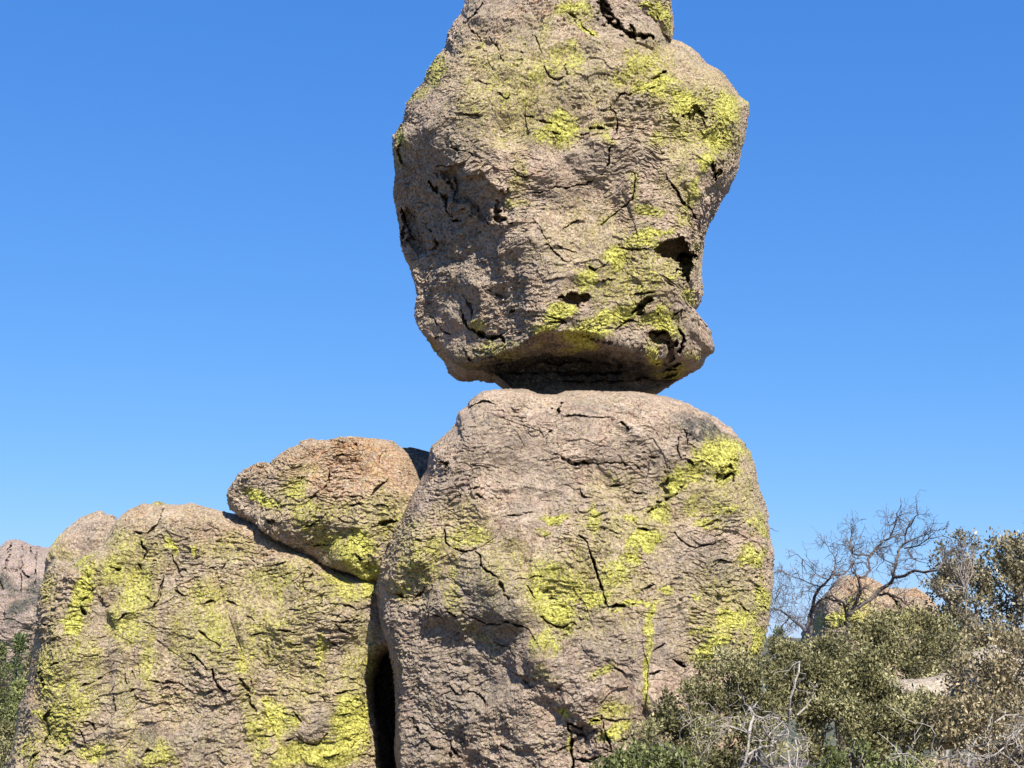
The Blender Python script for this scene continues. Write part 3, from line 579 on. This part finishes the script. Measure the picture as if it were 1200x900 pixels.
def leaves(cent, spread, per, size, aspect=.5, up=.5):
    """many small bent leaves round cluster centres -> verts, quads, tint"""
    n = len(cent)*per; c = np.repeat(cent, per, 0)
    dirn = rng.normal(0, 1, (n, 3)); dirn /= np.linalg.norm(dirn, axis=1)[:, None]
    pos = c+dirn*(rng.random(n)**.6)[:, None]*np.repeat(spread, per)[:, None]
    ax = dirn*.8+rng.normal(0, .7, (n, 3))+np.array([0, 0, up]); ax /= np.linalg.norm(ax, axis=1)[:, None]
    sd_ = np.cross(ax, rng.normal(0, 1, (n, 3))); sd_ /= np.linalg.norm(sd_, axis=1)[:, None]
    nr = np.cross(ax, sd_)
    L = size*(.6+.8*rng.random(n))[:, None]; Wd = L*aspect*.5
    v = np.stack([pos, pos+ax*L*.5+sd_*Wd+nr*Wd*.25, pos+ax*L, pos+ax*L*.5-sd_*Wd+nr*Wd*.25], 1).reshape(-1, 3)
    f = np.arange(n*4).reshape(n, 4)
    base = np.repeat(.5+.9*fbm(cent, .35, 2, 300), per)
    tint = np.clip(.55*base+.45*rng.random(n)+rng.normal(0, .1, n), 0, 1)
    return v, f, np.repeat(tint, 4)
def bush(name, label, cat, lobes, ncl, per, size, mats, bark, group=None, spread=.12, aspect=.5, stems=60, base=None, shell=.55, up=.5, hole=.0, rad=.03, extra=None):
    """lobes: (px, py, Y, rx, ry, rz) in metres"""
    C = [at(l[0], l[1], l[2]) for l in lobes]
    vol = np.array([l[3]*l[5] for l in lobes]); pk = rng.choice(len(lobes), ncl, p=vol/vol.sum())
    u = rng.normal(0, 1, (ncl, 3)); u /= np.linalg.norm(u, axis=1)[:, None]
    rr = (shell+(1-shell)*rng.random(ncl)**.7)
    rad3 = np.array([[l[3], l[4], l[5]] for l in lobes])[pk]
    cc = np.array(C)[pk]+u*rr[:, None]*rad3
    keep = (fbm(cc, .32, 3, 200) > -.14+hole)
    cc = cc[keep]; gz = terr(cc[:, 0], cc[:, 1]); cc = cc[cc[:, 2] > gz+.05]
    if base is None:
        b = np.mean(C, 0); base = (b[0], b[1])
    bz = th(*base)-.08; root = empty(name, (base[0], base[1], bz), label, cat, group)
    org = np.array([base[0], base[1], bz])
    v, f, t = leaves(cc, np.full(len(cc), spread)*(.6+.8*rng.random(len(cc))), per, size, aspect, up)
    o = mesh_np('foliage', v, f, mats, parent=root, origin=org, attrs={'tint': t})
    V, F = [], []
    nm = 7
    mains = [np.array([base[0], base[1], bz])+np.array([rng.normal(0, .15), rng.normal(0, .15), 0]) for _ in range(nm)]
    ends = cc[rng.choice(len(cc), min(stems, len(cc)), replace=False)]
    forks = []
    for i, m_ in enumerate(mains):
        tgt = np.array(C)[i % len(C)]; e = m_+(tgt-m_)*(.75)+rng.normal(0, .12, 3)
        p = crooked(m_, e, 6, .05); tube(V, F, p, rad, rad*.45, 6); forks += p[2:]
    forks = np.array(forks)
    for e in ends:
        k = np.argmin(np.linalg.norm(forks-e, axis=1)+rng.random(len(forks))*.4)
        tube(V, F, crooked(forks[k], e, 5, .07), rad*.38, .004, 4)
    mesh_np('stems', V, F, bark, parent=root, origin=org)['kind'] = 'stuff'; o['kind'] = 'stuff'
    if extra is not None: extra(root, org)
    return root

def grow(V, F, p, d, L, r, depth, fan=3, curl=.35, lift=.12):
    """a bare twig that forks"""
    n = 4 if depth else 3; pts = [np.array(p, float)]; d = d/np.linalg.norm(d)
    for i in range(n):
        d = d+rng.normal(0, curl*.5, 3)+np.array([0, 0, lift]); d /= np.linalg.norm(d)
        pts.append(pts[-1]+d*L/n)
    tube(V, F, pts, r, max(r*.45, .0028), 4 if r > .01 else 3)
    if depth:
        for k in range(fan):
            i = rng.integers(1, n+1); dd = d+rng.normal(0, .75, 3)
            grow(V, F, pts[i], dd, L*rng.uniform(.45, .75), max(r*.5, .0032), depth-1, fan, curl, lift)

# --- bare tree
dt = [ # (thickness start, end, polyline in photo pixels)
 (.085,.05,[(984,772),(988,755),(993,735),(992,722)]),(.055,.045,[(992,722),(1000,715),(1012,706),(1026,697),(1040,686),(1047,677)]),
 (.045,.030,[(1047,677),(1049,664),(1053,650),(1055,642)]),(.03,.010,[(1055,642),(1060,636),(1064,620),(1071,609),(1076,603)]),
 (.045,.02,[(1047,677),(1060,674),(1072,668),(1084,671),(1098,669),(1106,658),(1113,646)]),(.022,.008,[(1060,641),(1075,640),(1088,632),(1104,628)]),
 (.022,.006,[(1059,638),(1075,630),(1090,622)]),(.05,.04,[(996,722),(1004,706),(1008,694),(1006,678)]),(.035,.03,[(1006,678),(1015,675),(1020,668),(1019,655),(1021,649)]),
 (.032,.028,[(1021,649),(1028,641),(1036,635),(1043,631)]),(.022,.008,[(1043,631),(1048,617),(1051,606),(1054,597)]),(.03,.012,[(1021,652),(1010,650),(998,649),(996,640),(998,630),(1000,622)]),
 (.02,.01,[(1006,678),(997,668),(1001,655),(997,646)]),(.05,.032,[(948,775),(950,745),(951,718),(955,700),(961,688),(970,680)]),(.03,.016,[(970,680),(977,674),(990,672),(998,664)]),
 (.02,.008,[(977,673),(980,660),(976,650),(970,640)]),(.02,.006,[(961,688),(945,681),(930,677),(916,670)]),(.045,.02,[(950,745),(938,733),(925,723),(914,716),(902,713)]),
 (.04,.014,[(1026,697),(1040,695),(1055,702),(1064,710),(1072,720)]),(.04,.02,[(992,722),(988,706),(975,697),(962,704),(952,716)]),(.02,.006,[(1010,702),(1000,696),(1012,688)]),(.02,.008,[(925,723),(915,735),(908,748)]),
 (.02,.007,[(1064,645),(1072,655),(1086,660)]),(.016,.006,[(1048,660),(1035,655),(1027,648)]),(.016,.006,[(970,680),(955,672),(945,660),(935,650)])]
tr0 = at(984, 772, 28.0); trz = th(tr0[0], tr0[1])-.1
tree = empty('bare_tree', (tr0[0], tr0[1], trz), 'leafless dark branching tree spreading in front of the low tan boulder', 'tree')
torg = np.array([tr0[0], tr0[1], trz]); TV, TF = [], []
for a, b in ((tr0, (0, 0, 0)), (at(948, 775, 28.2), (.3, 0, 0))):
    V, F = [], []; tube(V, F, crooked(np.array([a[0]+b[0]*.5, a[1], trz]), a, 5, .04), .11 if b[0] == 0 else .07, .085 if b[0] == 0 else .05, 8)
    mesh_np('trunk', V, F, M_bark_dark, parent=tree, origin=torg)
def ydep(px, py): return 28.0+.9*math.sin(px*.05)+.6*math.cos(py*.06)-.9*math.sin(984*.05)-.6*math.cos(772*.06)
for r0, r1, pl in dt:
    r0 *= .78; r1 *= .78
    V, F = [], []; pts = []
    for (a, b) in zip(pl[:-1], pl[1:]):
        for t in (0, .5):
            q = (a[0]+(b[0]-a[0])*t+rng.normal(0, .7), a[1]+(b[1]-a[1])*t+rng.normal(0, .7)); pts.append(at(q[0], q[1], ydep(a[0]+(b[0]-a[0])*t, a[1]+(b[1]-a[1])*t)))
    pts.append(at(pl[-1][0], pl[-1][1], ydep(*pl[-1])))
    tube(V, F, pts, r0, r1, 6); mesh_np('limb', V, F, M_bark_dark, parent=tree, origin=torg)
    n = len(pts); thin_ = r1 < .022
    for k in range(int(n*(1.4 if thin_ else .8))):
        i = rng.integers(max(1, n//4), n); d = pts[min(i, n-1)]-pts[i-1]; d /= np.linalg.norm(d)+1e-9
        dd = d*.7+rng.normal(0, .6, 3)+np.array([0, 0, .15]); dd[1] *= .8
        grow(TV, TF, pts[i], dd, rng.uniform(.20, .44), .0095, 2, 3, .6, .0)
    dd = pts[-1]-pts[-2]; grow(TV, TF, pts[-1], dd, .24, max(.008, r1*.7), 2, 4, .4, .0)
# fine sprays low on the left, beside the pedestal
for k in range(44):
    q = (rng.uniform(903, 945), rng.uniform(690, 745)); a = at(q[0], q[1], 27.6+rng.normal(0, .3))
    grow(TV, TF, a, rng.normal(0, .6, 3)+np.array([-.2, 0, .7]), rng.uniform(.3, .6), .006, 2, 3, .5, .05)
tg = mesh_np('twigs', TV, TF, M_bark_dark, parent=tree, origin=torg); tg['kind'] = 'stuff'

# --- bushes
bush('manzanita_bush', 'dense olive shrub growing against the foot of the pedestal, left of the pale dead branches', 'shrub',
     [(850,800,19.6,.42,.5,.46),(810,835,19.3,.52,.5,.45),(885,815,19.8,.5,.5,.5),(775,872,19.0,.5,.45,.35),(860,880,19.0,.7,.5,.5),(790,905,18.6,.7,.5,.4)], 1150, 30, .054, M_leaf_olive, M_bark_grey, spread=.10, group='evergreen shrubs below the pedestal')
bush('manzanita_bush', 'tall olive shrub with a pale bent stem, between the dead branches and the pale ledge', 'shrub',
     [(985,790,20.6,.6,.55,.55),(945,810,20.2,.5,.5,.55),(1015,805,20.6,.5,.5,.5),(960,775,21.0,.4,.4,.35),(990,860,19.8,.75,.5,.55),(1050,860,19.8,.6,.5,.45),(920,775,21.2,.32,.3,.30),(935,790,21.2,.5,.4,.40),(912,768,22,.26,.3,.24)], 1500, 30, .054, M_leaf_olive, M_bark_grey, spread=.10, group='evergreen shrubs below the pedestal',
     extra=None)
bush('manzanita_bush', 'light olive shrub in front of the low tan boulder', 'shrub',
     [(1010,757,25,.75,.6,.42),(1065,746,25,.8,.6,.5),(1095,755,25,.6,.6,.5),(1040,738,26,.5,.5,.3),(955,770,25.5,.5,.5,.35),(1040,795,24.5,1.1,.6,.45)], 1000, 22, .058, M_leaf_olive, M_bark_grey, spread=.13, group='evergreen shrubs below the pedestal')
bush('scrub_oak', 'tall dusty-leaved oak filling the right edge against the sky', 'tree',
     [(1195,655,30,.75,.7,.5),(1110,700,30,.4,.5,.5),(1118,740,30,.5,.6,.5),(1140,665,30,.5,.5,.3),(1105,660,30,.3,.4,.3),(1100,770,28,.7,.6,.5),(1160,640,30,.4,.5,.25),(1165,672,30,.7,.7,.42),(1135,690,30,.6,.6,.4),(1215,690,30,1.2,.9,.8),(1180,735,30,1.0,.8,.4),(1240,640,30,1.0,.8,.7),(1130,760,29,.6,.6,.4),(1215,780,29,1.2,.8,.8)], 2100, 20, .085, M_leaf_dusty, M_bark_grey, spread=.17, hole=.10, rad=.06)
bush('wispy_sapling', 'thin open sapling with sparse pale leaves standing left of the tall oak', 'tree',
     [(1125,628,29,.22,.25,.16),(1115,650,29,.30,.3,.2),(1142,640,29,.2,.2,.18),(1120,690,29,.4,.3,.5),(1095,685,29,.34,.3,.2),(1128,728,29,.35,.3,.4)], 210, 13, .065, M_leaf_dusty, M_bark_grey, spread=.13, stems=120, shell=.1, base=tuple(at(1116, 790, 29)[:2]))
bush('leaning_twigs_shrub', 'pinkish tan dry-leaved shrub low at the right edge, above the pale forked twigs', 'shrub',
     [(1150,795,19,.55,.5,.36),(1195,780,19,.5,.5,.45),(1130,845,18.6,.5,.5,.34),(1190,850,18.4,.6,.5,.4),(1165,760,20,.45,.4,.3)], 900, 20, .058, M_leaf_brown, M_bark_grey, spread=.11, hole=.08)
bush('manzanita_bush', 'low dark green shrub at the bottom edge under the stacked cracks of the pedestal', 'shrub',
     [(760,905,17,.5,.4,.32),(720,915,17,.3,.35,.25),(805,920,17,.4,.4,.30)], 420, 22, .058, M_leaf_green, M_bark_grey, spread=.09, group='evergreen shrubs below the pedestal')
bush('manzanita_bush', 'mid green shrub at the bottom edge, right of the dead pale branches', 'shrub',
     [(1010,905,16.6,.45,.4,.36),(960,925,16.6,.35,.4,.25),(1060,915,16.6,.35,.4,.3)], 420, 22, .056, M_leaf_green, M_bark_grey, spread=.09, group='evergreen shrubs below the pedestal')
bush('dry_shrub', 'dark twiggy shrub with orange-brown leaves in the bottom right corner', 'shrub',
     [(1150,895,16.2,.45,.4,.3),(1195,880,16.2,.4,.4,.35),(1105,910,16.4,.35,.4,.25)], 300, 18, .042, M_leaf_brown, M_bark_dark, spread=.10, stems=150)

# --- dead branches
def snag(name, label, polys, Y, base, mat, ntw, L=.35, r=.009, cat='branch', fan=3):
    a = at(*base, Y); z = th(a[0], a[1])-.05; root = empty(name, (a[0], a[1], z), label, cat); org = np.array([a[0], a[1], z])
    TV, TF = [], []
    for qi, (r0, r1, pl) in enumerate(polys):
        V, F = [], []
        if qi == 0: tube(V, F, crooked([a[0], a[1], z], a, 4, .03)[:-1], r0*1.2, r0, 6)
        pts = [at(q[0], q[1], Y+.22*math.sin(q[0]*.07+q[1]*.05)-.22*math.sin(base[0]*.07+base[1]*.05)) for q in pl]; 
        if qi == 0: pts = V and [np.mean(V[-6:], 0)]+pts; V, F = [], []; tube(V, F, crooked([a[0], a[1], z], a, 4, .03)[:-1]+pts[1:], r0, r1, 6)
        else: tube(V, F, pts, r0, r1, 6)
        mesh_np('limb', V, F, mat, parent=root, origin=org)
        for k in range(ntw):
            i = rng.integers(1, len(pts)); d = pts[i]-pts[i-1]; d /= np.linalg.norm(d)
            grow(TV, TF, pts[i], d*.5+rng.normal(0, .7, 3), L*rng.uniform(.5, 1.3), r, 1, fan, .8, -.02)
    if TV: mesh_np('twigs', TV, TF, mat, parent=root, origin=org)['kind'] = 'stuff'
    return root
snag('dead_branch', 'tangle of bleached curling dead branches at the bottom, in front of the olive shrubs',
     [(.020,.016,[(868,905),(873,893),(877,875),(878,860)]),(.020,.010,[(878,860),(880,848),(884,838),(878,828)]),(.014,.006,[(876,885),(890,876),(903,874),(910,868)]),
      (.013,.005,[(905,875),(910,862),(922,861),(935,866),(940,880)]),(.012,.005,[(888,874),(897,888),(908,880),(905,866),(893,858)]),(.012,.005,[(893,850),(900,862),(912,850),(918,845)]),
      (.011,.005,[(884,838),(895,842),(905,840),(918,848)]),(.011,.004,[(915,886),(925,893),(932,905)]),(.010,.004,[(878,860),(870,852),(865,840)]),(.010,.004,[(890,845),(900,838),(912,842),(922,852)]),
      (.010,.004,[(932,866),(935,880),(933,898)])], 15.9, (868,905), M_bark_pale, 4, .26, .0055)
snag('pale_stem', 'pale bent bare stem rising through the tall olive shrub', [(.020,.017,[(921,862),(924,845),(925,830)]),(.017,.012,[(925,830),(926,818),(931,806),(932,798)]),(.015,.010,[(932,798),(936,788),(937,775)]),
      (.012,.008,[(934,838),(945,828),(951,818),(950,810)])], 19.2, (921,862), M_bark_pale, 2, .3, .006)
snag('dead_branch', 'pale forked bare twigs in the bottom right corner', [(.012,.008,[(1200,905),(1185,890),(1178,875),(1180,862)]),(.011,.006,[(1178,870),(1190,860),(1203,850)]),(.009,.005,[(1170,862),(1180,865),(1192,856)]),
      (.010,.005,[(1168,845),(1178,838),(1190,838),(1203,842)]),(.008,.004,[(1185,890),(1170,880),(1160,868)]),(.008,.004,[(1178,875),(1165,885),(1150,890)])], 15.6, (1200,905), M_bark_pale, 4, .25, .005)
snag('dead_branch', 'thin grey dry twigs hanging over the shadowed gap in the left olive shrub', [(.008,.004,[(815,905),(822,885),(835,870),(838,850)]),(.008,.004,[(822,885),(812,865),(808,848)]),(.007,.003,[(835,870),(850,858),(858,840)]),(.007,.003,[(815,905),(800,890),(790,875)])],
      18.0, (815,905), M_bark_grey, 6, .3, .005)
snag('dead_branch', 'grey dry twigs lying along the bottom edge, left of the corner shrub', [(.010,.004,[(1090,905),(1100,890),(1092,875),(1096,860)]),(.010,.004,[(1100,890),(1120,885),(1140,875)]),(.008,.004,[(1090,905),(1075,890),(1062,885)])],
      16.0, (1090,905), M_bark_pale, 5, .3, .0045)
V, F = [], []; q0 = at(899, 619, 22.9)
tube(V, F, [q0, at(904, 619, 22.9), at(908, 622, 22.9), at(913, 622.5, 22.9)], .008, .003, 4)
tag(mesh_np('twig', V, F, M_bark_dark, origin=q0), 'single short twig sticking out of the right side of the pedestal', 'twig')

# --- small rocks among the shrubs
def small(name, label, ol, c, Y, D, seed, mat=M_rock_pale, **k):
    return tag(build_rock(name, ol, c, Y, D, D*1.6, 90, exps=(3, 2), seed=seed, mat=mat, scale=.5, amp=.5, M=12, **k), label, 'rock')
small('ledge_rock', 'sunlit pale flat ledge showing above the shrubs at the right', [(1046,803),(1056,797),(1085,795),(1098,792),(1106,788),(1128,786),(1136,792),(1152,791),(1165,802),(1165,870),(1100,880),(1055,870),(1050,830)], (1105,825), 21.6, .5, 111)
bush('manzanita_bush', 'small olive shrub growing right in front of the pale flat ledge', 'shrub',
     [(1080,840,20.4,.42,.4,.34),(1120,845,20.2,.4,.4,.32),(1045,830,20.6,.3,.3,.3)], 420, 20, .058, M_leaf_olive, M_bark_grey, spread=.09, hole=.05, group='evergreen shrubs below the pedestal')
small('boulder', 'pale pinkish boulder half hidden by dry shrubs at the right edge', [(1120,860),(1124,790),(1140,765),(1165,755),(1195,757),(1225,770),(1240,820),(1230,880),(1170,900)], (1180,820), 21.2, .8, 117)
small('boulder', 'grey pinkish rock at the bottom edge between the green shrub and the corner shrub', [(1030,930),(1045,897),(1070,890),(1100,891),(1130,896),(1150,920),(1120,950),(1060,950)], (1090,920), 17.2, .5, 131, mat=M_rock)

# --- trees below on the left, distant conifer
def conifer(name, label, px, ty, by, Y, w_, ncl, seedn, mat=M_needle, size=.16, group=None, round_=False, per=16):
    top = at(px, ty, Y); b = at(px, by, Y); z = min(b[2], th(b[0], b[1]))-.2; H = top[2]-z; Wm = w_*Y/FPX
    root = empty(name, (b[0], b[1], z), label, 'tree', group); org = np.array([b[0], b[1], z])
    V, F = [], []; tube(V, F, crooked([0, 0, 0], [0, 0, H*.95], 8, .01), .035*H/2, .02, 7); mesh_np('trunk', V, F, M_bark_dark, parent=root)
    h = rng.random(ncl)**(.8)
    rr = Wm*(np.sqrt(np.clip(1-(2*h-1)**2, 0, 1))*1.0 if round_ else np.clip(1-h, .03, 1)**.8)*(.75+.4*vnoise(np.stack([h*9, h*0+seedn, h*0], -1)))
    an = rng.random(ncl)*2*math.pi; r2 = rr*np.sqrt(.25+.75*rng.random(ncl))
    cc = np.stack([r2*np.cos(an), r2*np.sin(an), H*(.18+.82*h)-r2*.15], -1)
    cc = cc[fbm(cc, .8, 2, seedn) > -.3]
    v, f, t = leaves(cc, np.full(len(cc), size*1.6), per, size, .4, .3)
    mesh_np('crown', v, f, mat, parent=root, attrs={'tint': t})['kind'] = 'stuff'
    V, F = [], []
    for i in rng.choice(len(cc), min(60, len(cc)), replace=False): tube(V, F, crooked([0, 0, max(.3, cc[i][2]-.4)], cc[i], 3, .05), .05, .012, 4)
    mesh_np('limbs', V, F, M_bark_dark, parent=root)['kind'] = 'stuff'
    return root
G = 'trees below the rocks at the left edge'
conifer('conifer', 'pointed dark conifer standing highest at the left edge below the cliff', 14, 746, 905, 70, 24, 520, 5, group=G)
conifer('pinyon', 'rounded olive-green tree directly against the left edge of the rock wall', 32, 764, 905, 66, 26, 520, 7, mat=M_leaf_olive, group=G, round_=True)
conifer('pinyon', 'rounded green tree cut by the left edge of the picture', -8, 757, 905, 68, 24, 450, 9, mat=M_leaf_green, group=G, round_=True)
conifer('pinyon', 'lower darker green tree in front of the pointed conifer', 16, 800, 930, 58, 28, 600, 11, mat=M_leaf_green, group=G, round_=True, size=.13)
conifer('pinyon', 'low olive tree at the bottom left corner', 2, 848, 950, 50, 24, 420, 13, mat=M_leaf_olive, group=G, round_=True, size=.11)
conifer('conifer', 'small distant dark conifer between the pedestal and the bare tree', 914, 739, 775, 110, 10, 260, 17, size=.22)
